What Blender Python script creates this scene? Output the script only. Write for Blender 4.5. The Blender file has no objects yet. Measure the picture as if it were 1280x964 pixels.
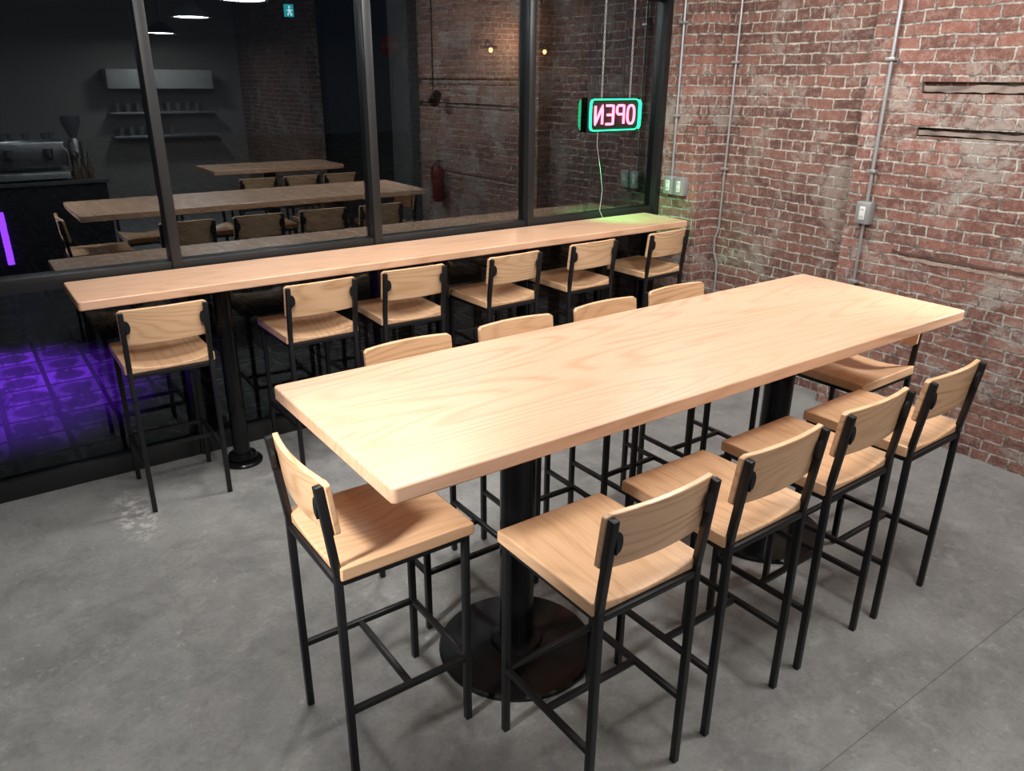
import bpy, bmesh, math, random
from mathutils import Vector, Matrix
random.seed(4)
S = bpy.context.scene
C = S.collection
PI = math.pi
S.view_settings.view_transform = 'Standard'

# ---------------------------------------------------------------- node helpers
class N:
    def __init__(s, name):
        s.m = bpy.data.materials.new(name); s.m.use_nodes = True
        s.t = s.m.node_tree; s.t.nodes.clear()
        s.out = s.t.nodes.new('ShaderNodeOutputMaterial')
    def n(s, typ, **kw):
        nd = s.t.nodes.new(typ)
        for k, v in kw.items():
            setattr(nd, k, v)
        return nd
    def l(s, a, b): s.t.links.new(a, b)
    def put(s, sock, v):
        if isinstance(v, bpy.types.NodeSocket): s.l(v, sock)
        else: sock.default_value = v
    def math(s, op, a, b=0.0, c=None, clamp=False):
        nd = s.n('ShaderNodeMath', operation=op); nd.use_clamp = clamp
        s.put(nd.inputs[0], a); s.put(nd.inputs[1], b)
        if c is not None: s.put(nd.inputs[2], c)
        return nd.outputs[0]
    def mix(s, f, a, b, blend='MIX'):
        nd = s.n('ShaderNodeMix', data_type='RGBA', blend_type=blend)
        s.put(nd.inputs[0], f)
        s.put(nd.inputs[6], a if isinstance(a, bpy.types.NodeSocket) else (*a, 1))
        s.put(nd.inputs[7], b if isinstance(b, bpy.types.NodeSocket) else (*b, 1))
        return nd.outputs[2]
    def noise(s, vec, scale, detail=3, rough=.55, dist=0):
        nd = s.n('ShaderNodeTexNoise')
        s.l(vec, nd.inputs['Vector']); nd.inputs['Scale'].default_value = scale
        nd.inputs['Detail'].default_value = detail; nd.inputs['Roughness'].default_value = rough
        nd.inputs['Distortion'].default_value = dist
        return nd.outputs['Fac']
    def comb(s, x, y, z):
        nd = s.n('ShaderNodeCombineXYZ')
        for i, v in enumerate((x, y, z)): s.put(nd.inputs[i], v)
        return nd.outputs[0]
    def rng(s, v, a, b, c=0, d=1):
        nd = s.n('ShaderNodeMapRange'); nd.interpolation_type = 'SMOOTHSTEP'
        s.put(nd.inputs[0], v)
        for i, q in enumerate((a, b, c, d)): nd.inputs[i+1].default_value = q
        return nd.outputs[0]
    def xyz(s, which='Object'):
        tc = s.n('ShaderNodeTexCoord'); sp = s.n('ShaderNodeSeparateXYZ')
        s.l(tc.outputs[which], sp.inputs[0])
        return tc.outputs[which], sp.outputs[0], sp.outputs[1], sp.outputs[2]
    def bsdf(s, col, rough=.5, metal=0, bump=None, bstr=.3, bdist=.01, coat=0, spec=.5, crough=.22):
        b = s.n('ShaderNodeBsdfPrincipled')
        s.put(b.inputs['Base Color'], col if isinstance(col, bpy.types.NodeSocket) else (*col, 1))
        s.put(b.inputs['Roughness'], rough); b.inputs['Metallic'].default_value = metal
        b.inputs['Coat Weight'].default_value = coat; b.inputs['Coat Roughness'].default_value = crough
        b.inputs['Specular IOR Level'].default_value = spec
        if bump is not None:
            bp = s.n('ShaderNodeBump'); bp.inputs['Strength'].default_value = bstr
            bp.inputs['Distance'].default_value = bdist
            s.l(bump, bp.inputs['Height']); s.l(bp.outputs[0], b.inputs['Normal'])
        s.l(b.outputs[0], s.out.inputs[0])
        return b

def plain(name, col, rough=.5, metal=0, var=.12, spec=.5, coat=0):
    a = N(name); v, x, y, z = a.xyz()
    f = a.noise(v, 9, 3)
    c = a.mix(f, tuple(q*(1-var) for q in col), tuple(min(1, q*(1+var)) for q in col))
    a.bsdf(c, rough, metal, spec=spec, coat=coat, crough=.08)
    return a.m

def glow(name, col, st):
    a = N(name); e = a.n('ShaderNodeEmission'); e.inputs[0].default_value = (*col, 1); e.inputs[1].default_value = st
    a.l(e.outputs[0], a.out.inputs[0]); return a.m

def wood(name, base, dark, axis, plank, rough=.33, ring_k=60, line=.5, stretch=.7, across=5.0):
    a = N(name); v, x, y, z = a.xyz()
    oi = a.n('ShaderNodeObjectInfo').outputs['Random']
    L, W = (x, y) if axis == 0 else (y, x)
    if axis == 2: L, W = x, z
    pid = a.math('FLOOR', a.math('ADD', a.math('DIVIDE', W, plank), .31))
    wn = a.n('ShaderNodeTexWhiteNoise', noise_dimensions='1D')
    a.l(a.math('ADD', pid, a.math('MULTIPLY', oi, 53)), wn.inputs['W'])
    pv = wn.outputs['Value']
    LL = a.math('ADD', L, a.math('MULTIPLY', pv, 9.7)); WW = a.math('ADD', W, a.math('MULTIPLY', pv, 3.3))
    other = z if axis != 2 else y
    low = a.noise(a.comb(a.math('MULTIPLY', LL, stretch), a.math('MULTIPLY', WW, across), a.math('MULTIPLY', other, 3)), 1.0, 1.2, .35)
    ring = a.math('MULTIPLY_ADD', a.math('SINE', a.math('MULTIPLY', low, ring_k*2)), .5, .5)
    ring = a.math('POWER', ring, 3.0)
    fine = a.noise(a.comb(a.math('MULTIPLY', LL, 5), a.math('MULTIPLY', WW, 150), a.math('MULTIPLY', other, 60)), 1.0, 4, .6)
    broad = a.noise(a.comb(a.math('MULTIPLY', LL, 1.5), a.math('MULTIPLY', WW, 9), other), 1.0, 2)
    zone = a.rng(a.noise(a.comb(a.math('MULTIPLY', LL, .8), a.math('MULTIPLY', WW, 2.5), 4.0), 1.0, 1), .35, .62, .5, 1.0)
    ring = a.math('MULTIPLY', a.math('MULTIPLY', ring, zone), a.math('MULTIPLY_ADD', fine, 1.2, .45))
    f = a.math('ADD', a.math('MULTIPLY', ring, line), a.math('MULTIPLY', a.rng(fine, .4, .75), .36), clamp=True)
    c = a.mix(f, base, dark)
    c = a.mix(a.math('MULTIPLY', a.rng(broad, .35, .7), .22), c, tuple(q*.88 for q in base))
    c = a.mix(a.math('MULTIPLY', pv, .22), c, tuple(q*g for q, g in zip(base, (.86, .77, .68))))
    a.bsdf(c, a.math('MULTIPLY_ADD', fine, .15, rough-.05), 0, fine, .05, .002, coat=.25)
    return a.m

def brick(name, c1, c2, light, mortar, smear=.5):
    a = N(name); v, x, y, z = a.xyz()
    h = a.math('ADD', x, y)
    vv = a.comb(h, z, 0.0)
    d0 = a.noise(vv, 1.6, 2); d1 = a.noise(vv, 6, 2); d2 = a.noise(a.comb(z, h, 3.0), 8, 3); d3 = a.noise(a.comb(z, h, 5.0), 1.7, 2)
    e1 = a.noise(vv, 40, 4, .7); e2 = a.noise(a.comb(z, h, 7.0), 40, 4, .7)
    def wob(p, n_, k, m_, j, o_, q): return a.math('ADD', a.math('ADD', a.math('ADD', p, a.math('MULTIPLY', a.math('SUBTRACT', n_, .5), k)), a.math('MULTIPLY', a.math('SUBTRACT', m_, .5), j)), a.math('MULTIPLY', a.math('SUBTRACT', o_, .5), q))
    hx = wob(h, d1, .026, e1, .019, d0, .10); zz = wob(z, d2, .022, e2, .015, d3, .035)
    bt = a.n('ShaderNodeTexBrick'); a.l(a.comb(hx, zz, 0.0), bt.inputs['Vector'])
    bt.offset = .5; bt.squash = .5; bt.squash_frequency = 6
    bt.inputs['Scale'].default_value = 1; bt.inputs['Mortar Size'].default_value = .0064
    bt.inputs['Mortar Smooth'].default_value = .35; bt.inputs['Bias'].default_value = 0
    bt.inputs['Brick Width'].default_value = .196; bt.inputs['Row Height'].default_value = .0650
    bt.inputs['Color1'].default_value = (*c1, 1); bt.inputs['Color2'].default_value = (*c2, 1); bt.inputs['Mortar'].default_value = (*c1, 1)
    fac = bt.outputs['Fac']
    n1 = a.noise(vv, 24, 6, .7); n2 = a.noise(vv, 2.0, 5, .65); n3 = a.noise(vv, 95, 4, .75); n4 = a.noise(vv, 2.4, 10, .8, .5); n5 = a.noise(a.comb(z, h, 11.0), 14, 7, .78)
    c = a.mix(a.rng(n1, .44, .66, 0, .65), bt.outputs['Color'], light)
    c = a.mix(a.rng(n3, .49, .68, 0, .6), c, tuple(q*.3 for q in c1))
    c = a.mix(a.rng(n2, .50, .70, 0, .25), c, tuple(q*.7 for q in c2))
    c = a.mix(a.rng(n4, .50, .60, 0, .72*smear), c, tuple(q*.82 for q in mortar))
    c = a.mix(a.rng(n5, .61, .69, 0, .85*smear), c, mortar)
    mcol = a.mix(a.rng(n1, .3, .7), tuple(q*.6 for q in mortar), tuple(min(1, q*1.3) for q in mortar))
    mcol = a.mix(a.rng(n2, .48, .68, 0, .35), mcol, tuple(q*.4 for q in mortar))
    mcol = a.mix(a.rng(n5, .49, .58, 0, .78), mcol, tuple(q*.18 for q in mortar))
    c = a.mix(fac, c, mcol)
    height = a.math('ADD', a.math('SUBTRACT', 1.0, fac), a.math('MULTIPLY', n1, .9))
    height = a.math('ADD', height, a.math('MULTIPLY', n3, .4))
    a.bsdf(c, .85, 0, height, 1.0, .014, spec=.3)
    return a.m

# ---------------------------------------------------------------- materials
M = {}
M['table'] = wood('oak_table', (.79, .50, .335), (.54, .295, .165), 0, .19, .33, 60, .54, .5, 4.2)
M['seat'] = wood('ash_seat', (.82, .53, .315), (.55, .30, .14), 1, .11, .36, 55, .45)
M['back'] = wood('ash_back', (.82, .53, .315), (.52, .28, .125), 2, .4, .36, 70, .66)
M['black'] = plain('black_powder_coat', (.009, .009, .010), .42, 0, .2, spec=.4)
M['gloss'] = plain('black_pedestal_steel', (.005, .005, .0055), .2, 0, .2, spec=.32)
M['frame'] = plain('black_window_metal', (.014, .014, .014), .4, spec=.5)
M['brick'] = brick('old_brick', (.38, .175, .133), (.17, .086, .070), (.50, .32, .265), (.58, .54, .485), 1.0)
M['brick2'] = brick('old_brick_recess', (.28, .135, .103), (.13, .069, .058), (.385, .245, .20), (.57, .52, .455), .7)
M['mortar'] = plain('lumpy_mortar', (.40, .31, .26), .9, 0, .5)
M['steel'] = plain('galvanised_steel', (.48, .49, .5), .4, .6)
M['boxgrey'] = plain('grey_outlet_box', (.36, .38, .38), .45, .3)
M['white_pl'] = plain('white_plastic', (.75, .75, .73), .4)
M['hole'] = plain('dark_slot', (.02, .02, .02), .6)
M['oldwood'] = wood('weathered_wood', (.34, .28, .24), (.09, .07, .06), 1, .5, .8, 50, .9)
M['darkseam'] = wood('dark_seam', (.16, .085, .065), (.05, .03, .025), 1, .5, .85, 50, 1.0)
M['plaster'] = plain('pale_plaster', (.34, .33, .305), .9, 0, .08)
M['ceil'] = plain('dark_ceiling', (.18, .175, .17), .9)
M['conc'] = plain('concrete_column', (.10, .10, .10), .8)
M['dark'] = plain('black_void', (.006, .006, .007), .7)
M['white'] = plain('off_white_enamel', (.55, .55, .53), .35)
M['chrome'] = plain('brushed_chrome', (.45, .45, .47), .35, 1, .5)
M['red'] = plain('red_enamel', (.14, .015, .015), .4)
M['dullred'] = plain('faded_red', (.25, .02, .03), .6)
M['shade'] = plain('grey_shade', (.14, .14, .15), .4, .3)
M['kraft'] = plain('brown_syrup_glass', (.16, .10, .06), .4)
M['bulb'] = glow('white_diffuser', (1, .96, .9), 14)
M['amber'] = glow('amber_bulb', (1, .45, .13), 5)
M['cyan'] = glow('cyan_panel', (.05, .75, .75), 1.6)
M['cyanw'] = glow('white_pictogram', (.7, 1, 1), 3.5)
M['green'] = glow('green_neon', (.03, 1, .34), 2.8)
M['pink'] = glow('pink_neon', (1, .13, .22), 6)
M['violet'] = glow('violet_strip', (.26, .04, 1), 9)
M['cup'] = plain('steel_cup', (.4, .4, .4), .3, .7)

def glass(name, ior):
    g = N(name)
    tr = g.n('ShaderNodeBsdfTransparent'); tr.inputs[0].default_value = (.86, .9, .9, 1)
    gl = g.n('ShaderNodeBsdfGlossy'); gl.inputs['Roughness'].default_value = 0.0; gl.inputs[0].default_value = (.80, .92, 1.0, 1)
    fr = g.n('ShaderNodeFresnel'); fr.inputs[0].default_value = ior
    mx = g.n('ShaderNodeMixShader'); g.l(fr.outputs[0], mx.inputs[0]); g.l(tr.outputs[0], mx.inputs[1]); g.l(gl.outputs[0], mx.inputs[2])
    g.l(mx.outputs[0], g.out.inputs[0]); return g.m
M['glass'] = glass('window_glass', 2.6)
M['glass_low'] = glass('lower_window_glass', 1.55)

a = N('polished_concrete'); v, x, y, z = a.xyz()
n1 = a.noise(v, .8, 5, .6, .2); n2 = a.noise(v, 7, 8, .75, .3); n3 = a.noise(v, 60, 3, .6); n4 = a.noise(v, 18, 7, .78); n5 = a.noise(v, 2.8, 10, .82, .4); n6 = a.noise(v, 5, 10, .85)
c = a.mix(a.rng(n1, .32, .68), (.195, .199, .194), (.305, .308, .30))
c = a.mix(a.rng(n2, .38, .64, 0, .5), c, (.36, .362, .352))
c = a.mix(a.rng(n5, .48, .62, 0, .45), c, (.145, .147, .144))
c = a.mix(a.rng(n6, .54, .64, 0, .42), c, (.44, .437, .422))
c = a.mix(a.rng(n3, .45, .8, 0, .3), c, (.10, .10, .10))
c = a.mix(a.rng(n4, .59, .68, 0, .45), c, (.57, .565, .55))
cut = a.math('MAXIMUM', a.math('LESS_THAN', a.math('ABSOLUTE', a.math('SUBTRACT', y, .897)), .0022), a.math('LESS_THAN', a.math('ABSOLUTE', a.math('SUBTRACT', x, -1.9)), .0022))
wob = a.math('MULTIPLY', a.math('SUBTRACT', a.noise(v, 2.5, 6, .7), .5), .6)
crk = a.math('LESS_THAN', a.math('ABSOLUTE', a.math('SUBTRACT', a.math('ADD', a.math('MULTIPLY', x, .25), a.math('ADD', y, wob)), 2.75)), .0020)
crk2 = a.math('LESS_THAN', a.math('ABSOLUTE', a.math('SUBTRACT', a.math('ADD', a.math('MULTIPLY', y, -.35), a.math('ADD', x, wob)), 2.0)), .0015)
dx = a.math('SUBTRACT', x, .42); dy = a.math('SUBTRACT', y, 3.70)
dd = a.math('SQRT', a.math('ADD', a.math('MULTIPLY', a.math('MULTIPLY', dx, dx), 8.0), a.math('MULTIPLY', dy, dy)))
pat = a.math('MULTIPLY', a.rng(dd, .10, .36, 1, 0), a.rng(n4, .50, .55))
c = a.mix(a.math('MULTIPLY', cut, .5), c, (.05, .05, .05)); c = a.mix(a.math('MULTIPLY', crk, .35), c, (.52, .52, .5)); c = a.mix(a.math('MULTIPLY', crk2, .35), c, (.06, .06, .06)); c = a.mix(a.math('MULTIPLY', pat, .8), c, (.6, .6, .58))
hgt = a.math('SUBTRACT', a.math('ADD', n2, a.math('MULTIPLY', n3, .3)), cut)
a.bsdf(c, a.rng(n2, .3, .7, .38, .55), 0, hgt, .12, .004, spec=.42)
M['floor'] = a.m

a = N('wet_street_paving'); v, x, y, z = a.xyz()
bt = a.n('ShaderNodeTexBrick'); a.l(v, bt.inputs['Vector']); bt.offset = 0.0
for k, q in (('Scale', 1), ('Mortar Size', .016), ('Brick Width', .30), ('Row Height', .30)): bt.inputs[k].default_value = q
bt.inputs['Color1'].default_value = (.22, .21, .21, 1); bt.inputs['Color2'].default_value = (.08, .08, .08, 1); bt.inputs['Mortar'].default_value = (.008, .008, .008, 1)
fx = a.math('SUBTRACT', a.math('FRACT', a.math('DIVIDE', x, .3)), .5); fy = a.math('SUBTRACT', a.math('FRACT', a.math('DIVIDE', y, .3)), .5)
rr = a.math('SQRT', a.math('ADD', a.math('MULTIPLY', fx, fx), a.math('MULTIPLY', fy, fy)))
c = a.mix(a.math('MULTIPLY', a.rng(rr, .28, .40, 1, 0), .85), bt.outputs['Color'], (.008, .008, .008))
pn = a.noise(a.comb(a.math('MULTIPLY', x, 6), a.math('MULTIPLY', y, 1.6), 0.0), 1.0, 6, .75, .4)
c = a.mix(a.rng(pn, .44, .58, 0, .95), c, (.004, .004, .004))
a.bsdf(c, .6, 0, a.math('MULTIPLY', bt.outputs['Fac'], -1), .4, .01, spec=.25)
M['paving'] = a.m

# ---------------------------------------------------------------- mesh helpers
def finish(bm, ang=35):
    bmesh.ops.recalc_face_normals(bm, faces=bm.faces)
    lim = math.radians(ang)
    for f in bm.faces: f.smooth = True
    for e in bm.edges:
        if len(e.link_faces) == 2: e.smooth = e.calc_face_angle(0) < lim
        else: e.smooth = False
def obj(name, bm, mat, parent=None, loc=None, bevel=0, seg=2):
    finish(bm)
    me = bpy.data.meshes.new(name); bm.to_mesh(me); bm.free()
    me.materials.append(M[mat] if isinstance(mat, str) else mat)
    o = bpy.data.objects.new(name, me); C.objects.link(o)
    if parent: o.parent = parent
    if loc: o.location = loc
    if bevel:
        b = o.modifiers.new('bevel', 'BEVEL'); b.width = bevel; b.segments = seg; b.limit_method = 'ANGLE'; b.angle_limit = math.radians(40)
    return o
def empty(name, loc=(0, 0, 0), rz=0):
    o = bpy.data.objects.new(name, None); C.objects.link(o); o.location = loc; o.rotation_euler = (0, 0, rz)
    o.empty_display_size = .1
    return o
def tag(o, label, cat, group=None):
    o['label'] = label; o['category'] = cat
    if group: o['group'] = group
    return o
def struct(o): o['kind'] = 'structure'; return o
def B(): return bmesh.new()
def box(bm, lo, hi, bev=0, seg=2, mat=None):
    t = bmesh.new(); bmesh.ops.create_cube(t, size=1)
    for v_ in t.verts:
        v_.co = Vector([(lo[i]+hi[i])/2 + v_.co[i]*(hi[i]-lo[i]) for i in range(3)])
    if bev: bmesh.ops.bevel(t, geom=list(t.edges), offset=bev, segments=seg, profile=.5, affect='EDGES')
    if mat: bmesh.ops.transform(t, matrix=mat, verts=t.verts)
    me = bpy.data.meshes.new('tmp'); t.to_mesh(me); t.free(); bm.from_mesh(me); bpy.data.meshes.remove(me)
    return bm
def bar(bm, p, q, w, d=None, bev=.0025, ext=0):
    p, q = Vector(p), Vector(q); zz = (q-p); L = zz.length; zz.normalize()
    ref = Vector((1, 0, 0)) if abs(zz.x) < .8 else Vector((0, 1, 0))
    yy = zz.cross(ref).normalized(); xx = yy.cross(zz).normalized()
    m = Matrix((xx, yy, zz)).transposed().to_4x4(); m.translation = p
    d = d or w
    return box(bm, (-w/2, -d/2, -ext), (w/2, d/2, L+ext), bev, 2, m)
def tube(bm, pts, r, closed=False, n=10):
    pts = [Vector(p) for p in pts]; K = len(pts); rings = []
    up = None
    for i, p in enumerate(pts):
        if closed: t = (pts[(i+1) % K]-pts[i-1]).normalized()
        else: t = (pts[min(i+1, K-1)]-pts[max(i-1, 0)]).normalized()
        if up is None:
            up = t.orthogonal().normalized()
        up = (up - t*up.dot(t)).normalized(); s = t.cross(up)
        rings.append([bm.verts.new(p + r*(math.cos(2*PI*k/n)*up + math.sin(2*PI*k/n)*s)) for k in range(n)])
    rg = range(K if closed else K-1)
    for i in rg:
        A_, B_ = rings[i], rings[(i+1) % K]
        for k in range(n): bm.faces.new((A_[k], A_[(k+1) % n], B_[(k+1) % n], B_[k]))
    if not closed:
        bm.faces.new(rings[0]); bm.faces.new(rings[-1])
    return bm
def lathe(bm, prof, n=40, c=(0, 0, 0)):
    rings = []
    for r, z_ in prof:
        if r < 1e-6: rings.append([bm.verts.new((c[0], c[1], c[2]+z_))])
        else: rings.append([bm.verts.new((c[0]+r*math.cos(2*PI*k/n), c[1]+r*math.sin(2*PI*k/n), c[2]+z_)) for k in range(n)])
    for A_, B_ in zip(rings, rings[1:]):
        for k in range(n):
            k2 = (k+1) % n
            if len(A_) == 1 and len(B_) == 1: continue
            if len(A_) == 1: bm.faces.new((A_[0], B_[k], B_[k2]))
            elif len(B_) == 1: bm.faces.new((A_[k], A_[k2], B_[0]))
            else: bm.faces.new((A_[k], A_[k2], B_[k2], B_[k]))
    return bm
def prism(bm, poly, y0, y1):   # polygon in xz, extruded along y
    A_ = [bm.verts.new((p[0], y0, p[1])) for p in poly]; B_ = [bm.verts.new((p[0], y1, p[1])) for p in poly]
    bm.faces.new(A_); bm.faces.new(B_[::-1]); K = len(poly)
    for k in range(K): bm.faces.new((A_[k], A_[(k+1) % K], B_[(k+1) % K], B_[k]))
    return bm
def copy_tree(o, parent=None):
    c_ = o.copy(); C.objects.link(c_)
    if parent: c_.parent = parent
    for ch in list(o.children): copy_tree(ch, c_)
    return c_

# ---------------------------------------------------------------- setting
GY = 4.25
struct(obj('floor', box(B(), (-4.2, -5.7, -.12), (4.9, 4.31, 0)), 'floor'))
struct(obj('ceiling', box(B(), (-4.2, -5.7, 3.4), (4.9, 4.5, 3.5)), 'ceil'))
slots = ((1.925, 1.985, 2.375), (1.705, 1.752, 2.36))
bm = B()
box(bm, (4.36, 3.84, 0), (4.85, 4.5, 3.4)); box(bm, (4.42, -5.6, 0), (4.85, -2.6, 3.4))
box(bm, (4.42, .55, 0), (4.85, 2.70, 1.705)); box(bm, (4.42, .55, 1.752), (4.85, 2.70, 1.925)); box(bm, (4.42, .55, 1.985), (4.85, 2.70, 3.4))
for z0, z1, ye in slots: box(bm, (4.42, ye, z0), (4.85, 2.70, z1)); box(bm, (4.46, .55, z0), (4.85, ye, z1))
struct(obj('wall_right', bm, 'brick'))
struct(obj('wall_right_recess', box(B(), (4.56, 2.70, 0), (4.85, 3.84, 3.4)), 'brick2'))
struct(obj('trim_1', box(B(), (4.30, .10, 0), (4.85, .55, 3.4), .01), 'conc'))
bm = B(); box(bm, (4.6, -2.6, 0), (4.7, .1, 3.4)); struct(obj('wall_right_opening', bm, 'dark'))
struct(obj('wall_back', box(B(), (-4.2, -5.7, 0), (4.42, -5.6, 3.4)), 'plaster'))
struct(obj('wall_left', box(B(), (-4.2, -5.6, 0), (-4.1, 4.3, 3.4)), 'plaster'))
struct(obj('wall_front_lintel', box(B(), (-4.2, 4.2, 2.56), (4.36, 4.4, 3.4)), 'oldwood'))
def plank(y0, y1, z0, z1, xf, amp, step=.045, rx=.004):
    K = int((y1-y0)/step); b = B(); rows = []
    for k in range(K+1):
        y_ = y0+(y1-y0)*k/K
        a1 = z1-random.uniform(0, amp); a0 = z0+random.uniform(0, amp*.8)
        xx = xf+random.uniform(-rx, rx)
        rows.append([b.verts.new((4.47, y_, a0)), b.verts.new((xx, y_, a0+.002)), b.verts.new((xx+random.uniform(-rx, rx)*.7, y_, (a0+a1)/2)), b.verts.new((xx, y_, a1-.002)), b.verts.new((4.47, y_, a1))])
    for p, q in zip(rows, rows[1:]):
        for j in range(4): b.faces.new((p[j], p[j+1], q[j+1], q[j]))
    b.faces.new(rows[0]); b.faces.new(rows[-1])
    return b
struct(obj('trim_2', plank(.6, 2.37, 1.926, 1.974, 4.430, .012, rx=.003), 'oldwood'))
struct(obj('trim_3', plank(.6, 2.355, 1.706, 1.743, 4.430, .010, rx=.003), 'oldwood'))
struct(obj('trim_4', plank(.6, 2.37, 1.052, 1.078, 4.4145, .008, rx=.0015), 'darkseam'))
struct(obj('trim_5', plank(.6, 2.30, 1.020, 1.052, 4.4165, .014, .03, rx=.001), 'mortar'))
xs = [-4.07, -2.53, -1.39, -.25, .89, 2.03, 3.15, 4.335]
MW = .025
for i in range(7):
    x0, x1 = xs[i], xs[i+1]
    w = struct(empty('window_%d' % (i+1), (x0, GY, 0)))
    W_ = x1-x0
    for nm, z0, z1, gm in (('upper_pane', 1.10, 2.50, 'glass'), ('lower_pane', .10, 1.03, 'glass_low')):
        bm = B(); vs = [bm.verts.new(p) for p in ((MW, 0, z0), (W_-MW, 0, z0), (W_-MW, 0, z1), (MW, 0, z1))]; bm.faces.new(vs)
        obj(nm, bm, gm, w)
    obj('sill_rail', box(B(), (MW, -.045, 0), (W_-MW, .05, .10), .004), 'frame', w)
    obj('middle_rail', box(B(), (MW, -.045, 1.03), (W_-MW, .05, 1.10), .004), 'frame', w)
    obj('head_rail', box(B(), (MW, -.045, 2.49), (W_-MW, .05, 2.56), .004), 'frame', w)
    obj('mullion', box(B(), (W_-MW, -.055, 0), (W_+MW, .07, 2.56), .003), 'frame', w)

# outside
struct(obj('ground', box(B(), (-12, 4.31, -.15), (22, 30, -.04)), 'paving'))
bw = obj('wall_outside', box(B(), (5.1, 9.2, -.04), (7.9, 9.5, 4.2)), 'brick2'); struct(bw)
for k, (lx, lb) in enumerate(((6.1, 'amber wall lamp glowing outside the window, left of the pair'), (6.98, 'amber wall lamp glowing outside the window, right of the pair'))):
    t = tag(empty('wall_lamp', (lx, 9.2, 2.33)), lb, 'lamp', 'amber lamps seen through the window')
    obj('bulb', lathe(B(), [(0, -.035), (.022, -.02), (.026, 0), (.015, .03), (0, .03)], 16, (0, -.16, 0)), 'amber', t)
    obj('shade', lathe(B(), [(.02, .07), (.09, .03), (.095, .02), (.03, .055), (.02, .06)], 20, (0, -.16, 0)), 'black', t)
    obj('arm', tube(B(), [(0, 0, .02), (0, -.08, .12), (0, -.16, .07)], .01), 'black', t)
t = tag(empty('stop_sign', (10.3, 20, -.04), -.9), 'faint red octagonal stop sign on a post in the dark street', 'sign')
bm = B(); prism(bm, [(.30*math.cos(PI/8+k*PI/4), 2.80+.30*math.sin(PI/8+k*PI/4)) for k in range(8)], -.01, .01); pl = obj('sign_plate', bm, 'dullred', t)
obj('post', box(B(), (-.03, .012, 0), (.03, .05, 3.1)), 'frame', t)
cu = bpy.data.curves.new('stop_text', 'FONT'); cu.body = 'STOP'; cu.size = .20; cu.align_x = 'CENTER'; cu.align_y = 'CENTER'; cu.extrude = .004
to = bpy.data.objects.new('lettering', cu); dg = bpy.context.evaluated_depsgraph_get(); C.objects.link(to)
dg.update(); me = bpy.data.meshes.new_from_object(to.evaluated_get(bpy.context.evaluated_depsgraph_get())); bpy.data.objects.remove(to)
lt = bpy.data.objects.new('lettering', me); C.objects.link(lt); lt.parent = t; lt.location = (0, -.016, 2.80); lt.rotation_euler = (PI/2, 0, 0)
me.materials.clear(); me.materials.append(M['plaster'])

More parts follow.
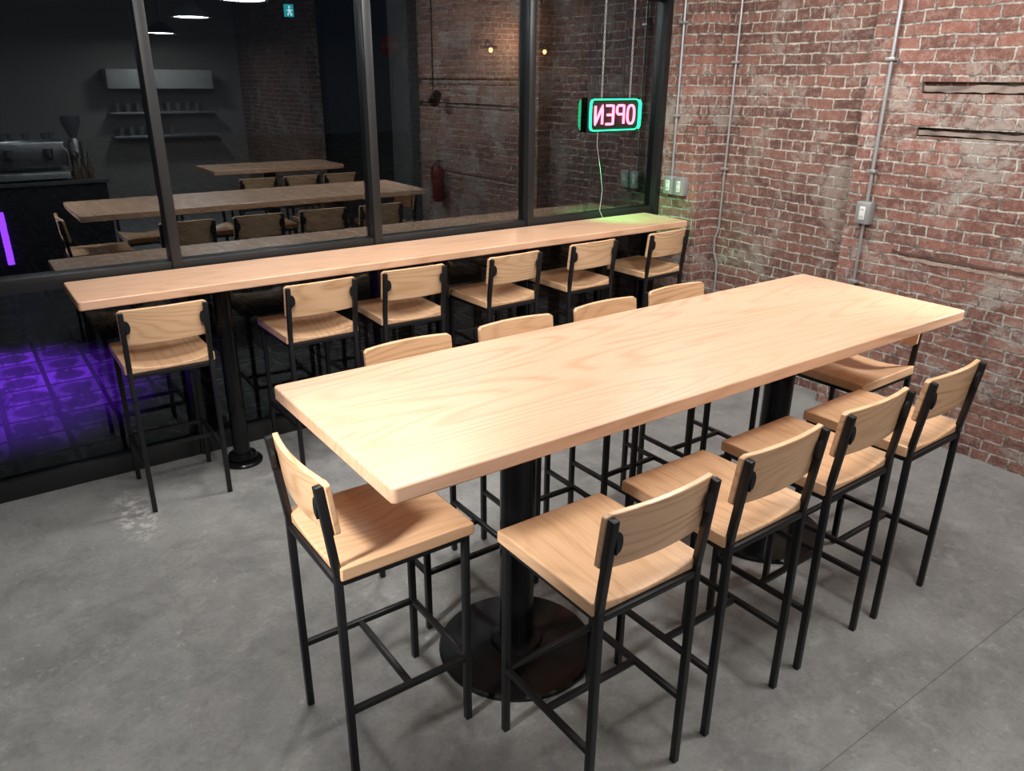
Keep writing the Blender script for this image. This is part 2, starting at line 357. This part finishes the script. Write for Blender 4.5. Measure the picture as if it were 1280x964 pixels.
# ---------------------------------------------------------------- stool
def make_stool():
    t = empty('bar_stool')
    bm = B(); nx, ny = 24, 24; w, d = .200, .213; top, thk = .756, .042
    def zt(x_, y_):
        s = max(0, min(1, (.11-y_)/.17)); s = s*s*(3-2*s)
        return top - .026*max(0, 1-(x_/.185)**2)**.8*s - .004*max(0, (y_-.16)/.055)
    def plan(i, j):
        x_ = -w+2*w*i/nx; y_ = -d+2*d*j/ny
        return x_, y_
    T = [[bm.verts.new((*plan(i, j), zt(*plan(i, j)))) for j in range(ny+1)] for i in range(nx+1)]
    Bo = [[bm.verts.new((*plan(i, j), top-thk)) for j in range(ny+1)] for i in range(nx+1)]
    for i in range(nx):
        for j in range(ny):
            bm.faces.new((T[i][j], T[i+1][j], T[i+1][j+1], T[i][j+1])); bm.faces.new((Bo[i][j], Bo[i][j+1], Bo[i+1][j+1], Bo[i+1][j]))
    for i in range(nx):
        bm.faces.new((T[i][0], Bo[i][0], Bo[i+1][0], T[i+1][0])); bm.faces.new((T[i][ny], T[i+1][ny], Bo[i+1][ny], Bo[i][ny]))
    for j in range(ny):
        bm.faces.new((T[0][j], T[0][j+1], Bo[0][j+1], Bo[0][j])); bm.faces.new((T[nx][j], Bo[nx][j], Bo[nx][j+1], T[nx][j+1]))
    obj('seat', bm, 'seat', t, bevel=.005, seg=3)
    zb, zt_ = .735, 1.012; yb, yt = -.216, -.250; px = .180; tw = .022
    for s in (-1, 1):
        bm = B(); bar(bm, (s*px, yb+.002, 0), (s*px, yb, zb), tw); bar(bm, (s*px, yb, zb-.008), (s*px, yt, zt_), tw)
        obj('leg', bm, 'black', t)
    for s in (-1, 1):
        obj('leg', bar(B(), (s*px, .19, 0), (s*px, .19, .712), tw), 'black', t)
    bm = B(); zf = .704
    for s in (-1, 1): bar(bm, (s*px, yb+.012, zf), (s*px, .18, zf), tw-.002)
    bar(bm, (-px+.012, yb, zf), (px-.012, yb, zf), tw-.002); bar(bm, (-px+.012, .19, zf), (px-.012, .19, zf), tw-.002)
    obj('seat_frame', bm, 'black', t)
    for s in (-1, 1): obj('side_rung', bar(B(), (s*px, yb+.011, .25), (s*px, .18, .25), .019), 'black', t)
    obj('cross_rung', bar(B(), (-px+.009, -.015, .25), (px-.009, -.015, .25), .019), 'black', t)
    obj('front_rung', bar(B(), (-px+.011, .19, .25), (px-.011, .19, .25), .019), 'black', t)
    bm = B(); nx, nz = 28, 8; hw = .192; z0, z1, th = .852, 1.020, .018; R_ = .010; cv = .022
    lean = (yt-yb)/(zt_-zb)
    def pt(i, j, front):
        x_ = -hw+2*hw*i/nx; e = hw-abs(x_)
        cut_ = R_-math.sqrt(max(0, R_*R_-(R_-min(e, R_))**2)) if e < R_ else 0
        a0 = z0+cut_; a1 = z1-cut_ + .003*(1-(x_/hw)**2)
        z_ = a0+(a1-a0)*j/nz
        yc = yb+lean*(z_-zb)+.0115+.003 - cv*(1-(x_/hw)**2)
        return (x_, yc+(th if front else 0), z_)
    F = [[bm.verts.new(pt(i, j, 1)) for j in range(nz+1)] for i in range(nx+1)]
    K = [[bm.verts.new(pt(i, j, 0)) for j in range(nz+1)] for i in range(nx+1)]
    for i in range(nx):
        for j in range(nz):
            bm.faces.new((F[i][j], F[i+1][j], F[i+1][j+1], F[i][j+1])); bm.faces.new((K[i][j], K[i][j+1], K[i+1][j+1], K[i+1][j]))
        bm.faces.new((F[i][0], K[i][0], K[i+1][0], F[i+1][0])); bm.faces.new((F[i][nz], F[i+1][nz], K[i+1][nz], K[i][nz]))
    for j in range(nz):
        bm.faces.new((F[0][j], F[0][j+1], K[0][j+1], K[0][j])); bm.faces.new((F[nx][j], K[nx][j], K[nx][j+1], F[nx][j+1]))
    obj('backrest', bm, 'back', t, bevel=.003, seg=2)
    zc = .945; yc = yb+lean*(zc-zb)
    for s in (-1, 1):
        bm = B(); poly = [(0, -.034)]
        for k in range(11):
            an = -PI/2+PI*k/10; poly.append((.006+.015*math.cos(an), .029*math.sin(an)))
        poly.append((0, .034))
        poly = [(s*(px-.010-p[0]), zc+p[1]) for p in poly]
        prism(bm, poly, yc-.013, yc-.003)
        obj('bracket', bm, 'black', t)
    return t
stool = make_stool()
used = [False]
def place(x, y, rz, label, group):
    o = stool if not used[0] else copy_tree(stool)
    used[0] = True
    o.location = (x, y, 0); o.rotation_euler = (0, 0, math.radians(rz)); tag(o, label, 'bar stool', group)
GA, GB = 'bar stools around the communal table', 'bar stools along the window counter'
place(1.305, 1.40, 0, 'bar stool on the near side of communal table, closest of its row to the camera', GA)
place(1.82, 1.42, 1, 'bar stool on the near side of communal table, second of its row from the camera', GA)
place(2.33, 1.435, 1, 'bar stool on the near side of communal table, third of its row from the camera', GA)
place(2.825, 1.435, 1, 'bar stool on near side of communal table, nearest the brick wall at right', GA)
place(.862, 1.885, -90, 'bar stool at the left head of the communal table, seen side on in the foreground', GA)
place(3.275, 1.86, 91, 'bar stool at the far head of communal table, tucked under its brick wall end', GA)
place(1.355, 2.365, 180, 'bar stool on far side of communal table, leftmost backrest peeking over the top', GA)
place(1.87, 2.36, 179, 'bar stool on far side of communal table, second peeking backrest from the left', GA)
place(2.39, 2.36, 181, 'bar stool on far side of communal table, third peeking backrest from the left', GA)
place(2.88, 2.38, 180, 'bar stool on far side of communal table, rightmost peeking backrest', GA)
place(.69, 3.905, -1, 'bar stool at the left end of the window counter, left of the round black post', GB)
place(1.445, 3.93, 1, 'second bar stool from the left at window counter, right of the round black post', GB)
place(2.0, 3.94, -2, 'third bar stool from the left along the window counter', GB)
place(2.65, 3.92, 2, 'fourth bar stool from the left along the window counter', GB)
place(3.29, 3.945, 1, 'fifth bar stool from the left along the window counter, under the green glow', GB)
place(3.96, 3.945, 3, 'bar stool at the right end of window counter beside the brick wall', GB)

# ---------------------------------------------------------------- tables
def pedestal(t, x, y, rb, rp, zt_):
    b = B(); lathe(b, [(0, 0), (rb, 0), (rb, .012), (rb-.006, .019), (rb*.6, .026), (rp+.035, .034), (rp+.03, .05), (rp, .055), (0, .055)], 64, (x, y, 0)); obj('base', b, 'gloss', t)
    b = B(); lathe(b, [(0, .055), (rp, .055), (rp, zt_-.012), (0, zt_-.012)], 40, (x, y, 0)); obj('pedestal_column', b, 'gloss', t)
    b = B(); box(b, (x-rp*2.4, y-rp*2.4, zt_-.012), (x+rp*2.4, y+rp*2.4, zt_), .002); obj('mounting_plate', b, 'black', t)
def rtable(x0, x1, y0, y1, zt_, thk, peds, rb, rp, nm, label, cat):
    cx, cy = (x0+x1)/2, (y0+y1)/2
    t = tag(empty(nm, (cx, cy, 0)), label, cat)
    hx, hy = (x1-x0)/2, (y1-y0)/2
    b = B(); poly = []
    for sx, sy, a0 in ((1, 1, 0), (-1, 1, 90), (-1, -1, 180), (1, -1, 270)):
        for k in range(7):
            an = math.radians(a0+15*k); r = .016
            poly.append((sx*(hx-r)+r*math.cos(an), sy*(hy-r)+r*math.sin(an)))
    A_ = [b.verts.new((p[0], p[1], zt_)) for p in poly]; B_ = [b.verts.new((p[0], p[1], zt_-thk)) for p in poly]
    b.faces.new(A_); b.faces.new(B_[::-1])
    for k in range(len(poly)): b.faces.new((A_[k], B_[k], B_[(k+1) % len(poly)], A_[(k+1) % len(poly)]))
    obj('tabletop', b, 'table', t, bevel=.005, seg=3)
    for px_, py_ in peds: pedestal(t, px_-cx, py_-cy, rb, rp, zt_-thk)
    return t
rtable(.718, 3.48, 1.491, 2.311, 1.067, .045, ((1.39, 1.90), (2.81, 1.90)), .288, .062, 'communal_table', 'long light wood bar height table on black round pedestals in the foreground', 'table')
rtable(.36, 4.19, 3.74, 4.175, 1.067, .042, ((1.03, 3.99), (2.33, 3.99), (3.62, 3.99)), .105, .044, 'window_counter', 'long narrow light wood counter running below the dark windows', 'counter')

# ---------------------------------------------------------------- brick wall fittings
def outlet(x, y, z, gangs, label):
    t = tag(empty('power_outlet', (x, y, z)), label, 'outlet', 'surface outlets on the brick wall')
    for k in range(gangs):
        yc = (k-(gangs-1)/2)*.105
        bx = obj('box', box(B(), (-.05, yc-.046, -.064), (0, yc+.046, .064), .005), 'boxgrey', t)
        pl_ = obj('cover_plate', box(B(), (-.055, yc-.043, -.061), (-.0495, yc+.043, .061), .002), 'steel', t)
        s = obj('socket', box(B(), (-.059, yc-.018, -.038), (-.0545, yc+.018, .038), .002), 'white_pl', t)
        b = B()
        for zz in (-.02, .02):
            for dy in (-.006, .006): box(b, (-.0602, yc+dy-.0015, zz-.005), (-.0585, yc+dy+.0015, zz+.005))
        obj('slots', b, 'hole', s)
    if gangs > 1: obj('connector', tube(B(), [(-.025, -.008, 0), (-.025, .008, 0)], .014), 'steel', t)
outlet(4.36, 4.02, 1.268, 2, 'pair of joined grey outlet boxes on brick beside the window corner')
outlet(4.42, 2.564, 1.262, 1, 'single grey outlet box with white socket on the brick wall at right')
def conduit(pts, r, label, straps, face):
    t = tag(empty('conduit', pts[0]), label, 'conduit')
    o = Vector(pts[0])
    obj('pipe', tube(B(), [Vector(p)-o for p in pts], r, n=12), 'steel', t)
    for zs, ys in straps:
        b = B(); box(b, (-.012-r, -.028, -.008), (r+.003, .028, .008), .002)
        obj('strap', b, 'steel', t, loc=(0, ys-o.y, zs-o.z))
conduit([(4.34, 4.07, 1.334), (4.34, 4.07, 1.6), (4.34, 4.07, 3.38)], .009, 'thin grey conduit rising from the double outlet by the window', [(1.75, 4.07), (2.35, 4.07)], 4.36)
conduit([(4.54, 3.755, 3.38), (4.54, 3.755, .98), (4.53, 3.775, .90), (4.53, 3.77, .80), (4.54, 3.74, .72), (4.54, 3.73, .02)], .008, 'thin pale conduit in the corner of recessed brick, wavy near the bottom', [(1.4, 3.755), (2.1, 3.755)], 4.56)
conduit([(4.40, 2.564, 1.328), (4.40, 2.564, 2.0), (4.40, 2.564, 3.38)], .011, 'grey conduit rising from the single outlet up the right brick wall', [(1.5, 2.564), (2.1, 2.564)], 4.42)
conduit([(4.40, 2.564, 1.196), (4.40, 2.564, .7), (4.40, 2.564, .01)], .009, 'grey conduit dropping from the single outlet to the floor', [(.85, 2.564)], 4.42)
t = tag(empty('fire_extinguisher', (4.33, 1.07, .74)), 'red fire extinguisher on the brick wall, reflected in the window', 'fire extinguisher')
obj('cylinder', lathe(B(), [(0, 0), (.06, 0), (.066, .02), (.066, .30), (.05, .35), (.02, .37), (0, .37)], 28), 'red', t)
obj('valve', box(B(), (-.02, -.025, .37), (.02, .025, .42), .004), 'chrome', t)
obj('handle', box(B(), (-.01, -.03, .42), (.01, .10, .435), .003), 'black', t)
obj('hose', tube(B(), [(0, -.02, .40), (-.02, -.09, .37), (-.02, -.1, .25), (-.02, -.085, .12)], .01), 'black', t)
obj('wall_bracket', box(B(), (.06, -.03, .1), (.088, .03, .3)), 'steel', t)

# ---------------------------------------------------------------- neon sign
t = tag(empty('neon_sign', (3.87, 4.205, 1.757)), 'neon OPEN sign with green border and pink letters, hung facing out in the right window', 'neon sign')
b = B(); box(b, (-.238, .008, -.112), (.238, .018, .112), .003); obj('backing_panel', b, 'dark', t)
def rr(hx, hz, r, y_):
    P = []
    for sx, sz, a0 in ((1, 1, 0), (-1, 1, 90), (-1, -1, 180), (1, -1, 270)):
        for k in range(6):
            an = math.radians(a0+18*k); P.append((sx*(hx-r)+r*math.cos(an), y_, sz*(hz-r)+r*math.sin(an)))
    return P
obj('border_tube', tube(B(), rr(.225, .100, .035, -.001), .0045, True), 'green', t)
for sx in (-1, 1):
    b = B(); tube(b, [(sx*.218, -.010, -.095), (sx*.230, -.012, -.075), (sx*.232, -.012, 0), (sx*.230, -.012, .075), (sx*.218, -.010, .095)], .009 if sx < 0 else .007); obj('border_end_tube', b, 'green', t)
glyph = {'N': [[(-.5, -1), (-.5, 1), (.5, -1), (.5, 1)]],
         'E': [[(.5, 1), (-.5, 1), (-.5, -1), (.5, -1)], [(-.5, 0), (.35, 0)]],
         'P': [[(-.5, -1), (-.5, 1), (.3, 1), (.5, .8), (.5, .25), (.3, .05), (-.5, .05)]]}
glyph['O'] = [[(.5*math.copysign(abs(math.cos(q))**.7, math.cos(q)), math.copysign(abs(math.sin(q))**.8, math.sin(q))) for q in [2*PI*k/20 for k in range(21)]]]
for j, ch in enumerate('OPEN'):
    cx = (1.5-j)*.099
    b = B()
    for st in glyph[ch]:
        pts = [(cx - p[0]*.064, -.003, p[1]*.060) for p in st]
        dense = []
        for p, q in zip(pts, pts[1:]):
            for k in range(5): dense.append(tuple(p[i]+(q[i]-p[i])*k/5 for i in range(3)))
        dense.append(pts[-1]); tube(b, dense, .0084)
    obj('letter_tube', b, 'pink', t)
for sx in (-.12, .14):
    b = B()
    for k in range(20):
        z0 = .110+k*.0314
        L_ = [(sx+.006*math.cos(q)*(1 if k % 2 else 0), .009+.006*math.cos(q)*(0 if k % 2 else 1), z0+.016+.020*math.sin(q)) for q in [2*PI*m/8 for m in range(8)]]
        tube(b, L_, .002, True, 5)
    obj('chain', b, 'steel', t)
    obj('hook', tube(B(), [(sx, .009, .71), (sx, .009, .74), (sx, .0, .755), (sx, .0, .79)], .005), 'steel', t)
obj('power_cord', tube(B(), [(-.14, .01, -.105), (-.15, .0, -.2), (-.12, -.01, -.35), (-.10, -.02, -.5), (-.12, -.025, -.64), (-.12, -.06, -.684)], .0022), 'steel', t)

# ---------------------------------------------------------------- the room behind the camera, seen in the glass
def pendant(x, y, z, e, label, size=.36):
    t = tag(empty('pendant_lamp', (x, y, z)), label, 'lamp', 'round ceiling pendants')
    obj('shade', lathe(B(), [(.03, .16), (.06, .15), (.20, .04), (.22, 0), (.213, 0), (.19, .04), (.05, .14), (.03, .15)], 36), 'shade', t)
    obj('diffuser', lathe(B(), [(0, .012), (.20, .012), (.20, .018), (0, .018)], 36), 'bulb', t)
    obj('cord', tube(B(), [(0, 0, .155), (0, 0, 3.4-z)], .005), 'black', t)
    ld = bpy.data.lights.new('pendant_light', 'AREA'); ld.shape = 'DISK'; ld.size = size; ld.energy = e; ld.color = (1, .965, .93)
    lo = bpy.data.objects.new('pendant_light', ld); C.objects.link(lo); lo.parent = t; lo.location = (0, 0, .005)
pendant(.75, 2.75, 2.8, 11, 'round pendant lamp above the left end of the communal table')
pendant(1.9, 3.45, 2.75, 18, 'round pendant lamp between communal table and window counter')
pendant(3.5, 3.1, 2.8, 20, 'added round pendant lamp lighting the window side by the right end of the communal table')  # extra pendant added above the view to light the window side
pendant(2.53, .78, 2.62, 18, 'bright round pendant reflected at the top edge of the window')
pendant(2.65, -1.45, 2.6, 15, 'round pendant reflected second from the top of the window glass')
pendant(2.95, -4.3, 2.55, 17, 'smallest round pendant reflected above the shelves in the glass')
pendant(.5, -2.0, 2.55, 11, 'added round pendant lamp brightening the coffee service counter')  # unseen pendant added to brighten the coffee corner
def spot(loc, target, e, ang, label, soft=.09):  # fill spots added out of view; their black fixtures are made up too
    loc = Vector(loc); d_ = (Vector(target)-loc).normalized()
    t = tag(empty('added_fill_spot', loc), label, 'lamp', 'added fill spots')
    q = d_.to_track_quat('-Z', 'Y')
    h = obj('lamp_head', lathe(B(), [(0, .14), (.04, .14), (.05, .12), (.055, 0), (.05, 0), (.045, .10), (0, .10)], 28), 'black', t)
    h.rotation_mode = 'QUATERNION'; h.rotation_quaternion = q
    obj('stem', tube(B(), [(0, 0, .12), (0, 0, 3.4-loc.z)], .008), 'black', t)
    ld = bpy.data.lights.new('spot_light', 'SPOT'); ld.energy = e; ld.spot_size = math.radians(ang); ld.spot_blend = .8; ld.shadow_soft_size = soft; ld.color = (1, .965, .93)
    lo = bpy.data.objects.new('spot_light', ld); C.objects.link(lo); lo.parent = t; lo.rotation_mode = 'QUATERNION'; lo.rotation_quaternion = q; lo.location = d_*.02
spot((-.75, 1.35, 2.0), (.95, 1.88, .74), 300, 34, 'added black fill spot aimed at the left head of the communal table', .14)
spot((4.25, 1.15, 1.75), (3.28, 1.80, .75), 110, 42, 'added black fill spot aimed at the far head of the communal table', .12)
spot((2.3, .6, 3.0), (4.42, 2.2, 1.6), 190, 85, 'added black fill spot washing the brick wall at right', .15)
spot((.4, 1.6, 3.0), (1.7, 3.8, .9), 130, 60, 'added black fill spot aimed at the window counter', .15)
t = tag(empty('exit_pictogram_sign', (3.05, .5, 2.58)), 'small glowing cyan pictogram sign reflected near the top of the window', 'sign')
obj('panel', box(B(), (-.045, -.015, -.055), (.045, .015, .055), .004), 'cyan', t)
b = B(); box(b, (-.010, .016, -.024), (.010, .02, .016)); box(b, (-.009, .016, .022), (.009, .02, .040)); box(b, (-.032, .016, -.003), (.032, .02, .005)); box(b, (-.022, .016, -.044), (-.008, .02, -.020)); box(b, (.008, .016, -.044), (.022, .02, -.020)); obj('pictogram', b, 'cyanw', t)
obj('rod', tube(B(), [(0, 0, .055), (0, 0, .82)], .006), 'black', t)

t = tag(empty('service_counter', (.1, -1.5, 0)), 'dark coffee service counter with a violet light strip, reflected at the left of the window', 'counter')
obj('cabinet', box(B(), (-1.5, -.32, 0), (1.35, .32, .90), .006), 'dark', t); obj('countertop', box(B(), (-1.53, -.35, .90), (1.38, .35, .94), .006), 'conc', t)
obj('light_strip', tube(B(), [(.30, .345, .12), (.30, .345, .66)], .032), 'violet', t)
t = tag(empty('espresso_machine', (.78, -1.45, .94)), 'chrome espresso machine on the coffee counter, reflected in the window', 'espresso machine')
obj('body', box(B(), (-.36, -.22, .12), (.36, .12, .40), .03, 3), 'chrome', t)
obj('back_panel', box(B(), (-.33, .12, .14), (.33, .16, .30), .01), 'shade', t)
obj('drip_tray', box(B(), (-.34, -.2, .02), (.34, .28, .09), .01), 'steel', t)
for sx in (-.3, .3): obj('foot', lathe(B(), [(0, 0), (.03, 0), (.03, .02), (0, .02)], 16, (sx, 0, 0)), 'black', t)
for sx in (-.18, .18):
    gh = obj('group_head', lathe(B(), [(0, 0), (.035, 0), (.045, .09), (0, .09)], 20, (sx, .20, .24)), 'chrome', t)
    obj('portafilter_handle', tube(B(), [(sx, .22, .25), (sx, .36, .235)], .014), 'black', gh)
for sx in (-.33, .33): obj('steam_wand', tube(B(), [(sx, .16, .33), (sx+.02, .22, .30), (sx+.03, .24, .12)], .008), 'chrome', t)
for k, (cx_, cy_) in enumerate(((.49, -1.52), (.58, -1.46), (.66, -1.55), (.80, -1.50), (.97, -1.47), (1.04, -1.56))):
    tag(obj('cup', lathe(B(), [(0, 0), (.025, 0), (.04, .07), (.036, .07), (.022, .006), (0, .006)], 16), 'shade', loc=(cx_, cy_, 1.341)), 'small grey cup on top of the espresso machine reflected in the glass', 'cup', 'grey cups on the espresso machine')
for k, (gx, gy, lb) in enumerate(((1.26, -1.6, 'tall coffee grinder with dark bean hopper, reflected right of espresso machine'), (.28, -1.35, 'tall coffee grinder with dark bean hopper, reflected left of espresso machine'))):
    t = tag(empty('coffee_grinder', (gx, gy, .94)), lb, 'coffee grinder', 'coffee grinders')
    obj('body', lathe(B(), [(0, 0), (.1, 0), (.1, .03), (.07, .06), (.07, .34), (.05, .40), (0, .40)], 24), 'chrome', t)
    obj('hopper', lathe(B(), [(.03, .40), (.10, .56), (.10, .64), (.06, .66), (0, .66)], 24), 'shade', t)
    obj('spout', box(B(), (-.02, .06, .22), (.02, .14, .28), .006), 'chrome', t)
for k, (px_, h_) in enumerate(((1.18, .20), (1.25, .16), (1.32, .22))):
    t = tag(empty('syrup_bottle', (px_, -1.25, .94)), ('tall', 'short', 'tallest')[k]+' brown syrup bottle at the end of coffee counter, reflected in the glass', 'bottle')
    obj('glass_body', lathe(B(), [(0, 0), (.03, 0), (.032, h_*.6), (.012, h_*.8), (.012, h_), (0, h_)], 16), 'kraft', t)
    obj('pump', tube(B(), [(0, 0, h_), (0, 0, h_+.05), (0, .04, h_+.05)], .005), 'black', t)
for zi, (zz, lb, nc) in enumerate(((1.43, 'upper wall shelf of cups reflected in the window', 9), (1.08, 'lower wall shelf of cups reflected in the window', 6))):
    s = tag(obj('wall_shelf', box(B(), (2.3, -5.6, zz), (3.9, -5.3, zz+.03), .003), 'steel'), lb, 'shelf')
    for k in range(nc):
        o = tag(obj('steel_cup', lathe(B(), [(0, 0), (.035, 0), (.045, .13), (.041, .13), (.031, .008), (0, .008)], 14), 'cup', loc=(2.42+k*.15, -5.44, zz+.03)),
                'small steel cup standing on the %s wall shelf reflected in the glass' % ('upper' if zi == 0 else 'lower'), 'cup', 'steel cups on the %s shelf' % ('upper' if zi == 0 else 'lower'))
tag(obj('extractor_hood', box(B(), (2.3, -5.6, 1.8), (3.85, -5.2, 2.08), .01), 'white'), 'wide white hood above the shelves reflected in the window', 'hood')

# second table with stools behind the camera
rtable(2.3, 3.75, -.75, -.05, 1.067, .045, ((3.0, -.4),), .288, .062, 'square_bar_table', 'smaller light wood bar table reflected just above the communal table in the window', 'table')
GC = 'bar stools reflected around the smaller table'
place(2.62, .13, 180, 'light wood bar stool reflected leftmost at the smaller table in the window', GC)
place(3.08, .13, 180, 'light wood bar stool reflected in the middle at the smaller table in the window', GC)
place(3.52, .13, 180, 'light wood bar stool reflected rightmost at the smaller table in the window', GC)

# ---------------------------------------------------------------- lights
def light(nm, typ, loc, e, col, target=None, **kw):
    ld = bpy.data.lights.new(nm, typ); ld.energy = e; ld.color = col
    for k, v_ in kw.items(): setattr(ld, k, v_)
    lo = bpy.data.objects.new(nm, ld); C.objects.link(lo); lo.location = loc
    if target: lo.rotation_euler = (Vector(target)-Vector(loc)).to_track_quat('-Z', 'Y').to_euler()
    return lo
light('ceiling_fill_light', 'AREA', (1.9, 1.5, 3.36), 84, (1, .98, .965), shape='RECTANGLE', size=4.4, size_y=3.8)  # broad soft fill added under the ceiling, without any fixture
light('neon_glow', 'SPOT', (3.72, 4.13, 1.52), 19, (.05, 1, .28), (3.96, 4.14, 1.07), spot_size=math.radians(100), spot_blend=1.0, shadow_soft_size=.02)
light('street_violet', 'SPOT', (-.14, 7.8, 3.0), 1800, (.22, .03, 1), (.04, 6.2, 0), spot_size=math.radians(34), spot_blend=1.0, shadow_soft_size=.05)
light('street_amber', 'POINT', (6.5, 8.9, 2.4), 8, (1, .68, .42), shadow_soft_size=.1)
light('stop_sign_fill_light', 'POINT', (9.5, 17.5, 4.5), 25, (1, .8, .6), shadow_soft_size=.2)  # point light added so the stop sign shows; no lamp stands here
w = bpy.data.worlds.new('night'); S.world = w; w.use_nodes = True
w.node_tree.nodes['Background'].inputs[0].default_value = (.003, .004, .006, 1); w.node_tree.nodes['Background'].inputs[1].default_value = 1

# ---------------------------------------------------------------- camera
cd = bpy.data.cameras.new('camera'); co = bpy.data.objects.new('camera', cd); C.objects.link(co)
cd.sensor_width = 36; cd.sensor_fit = 'HORIZONTAL'; cd.lens = 969.2*36/1280; cd.clip_start = .05
Xw = Vector((1457, 372, -969.2)).normalized(); Yw = Vector((-744, 389, -969.2)); Yw = (Yw-Xw*Yw.dot(Xw)).normalized(); Zw = Xw.cross(Yw)
mt = Matrix((Xw, Yw, Zw)).to_4x4(); mt.translation = (0, 0, 1.982); co.matrix_world = mt
S.camera = co
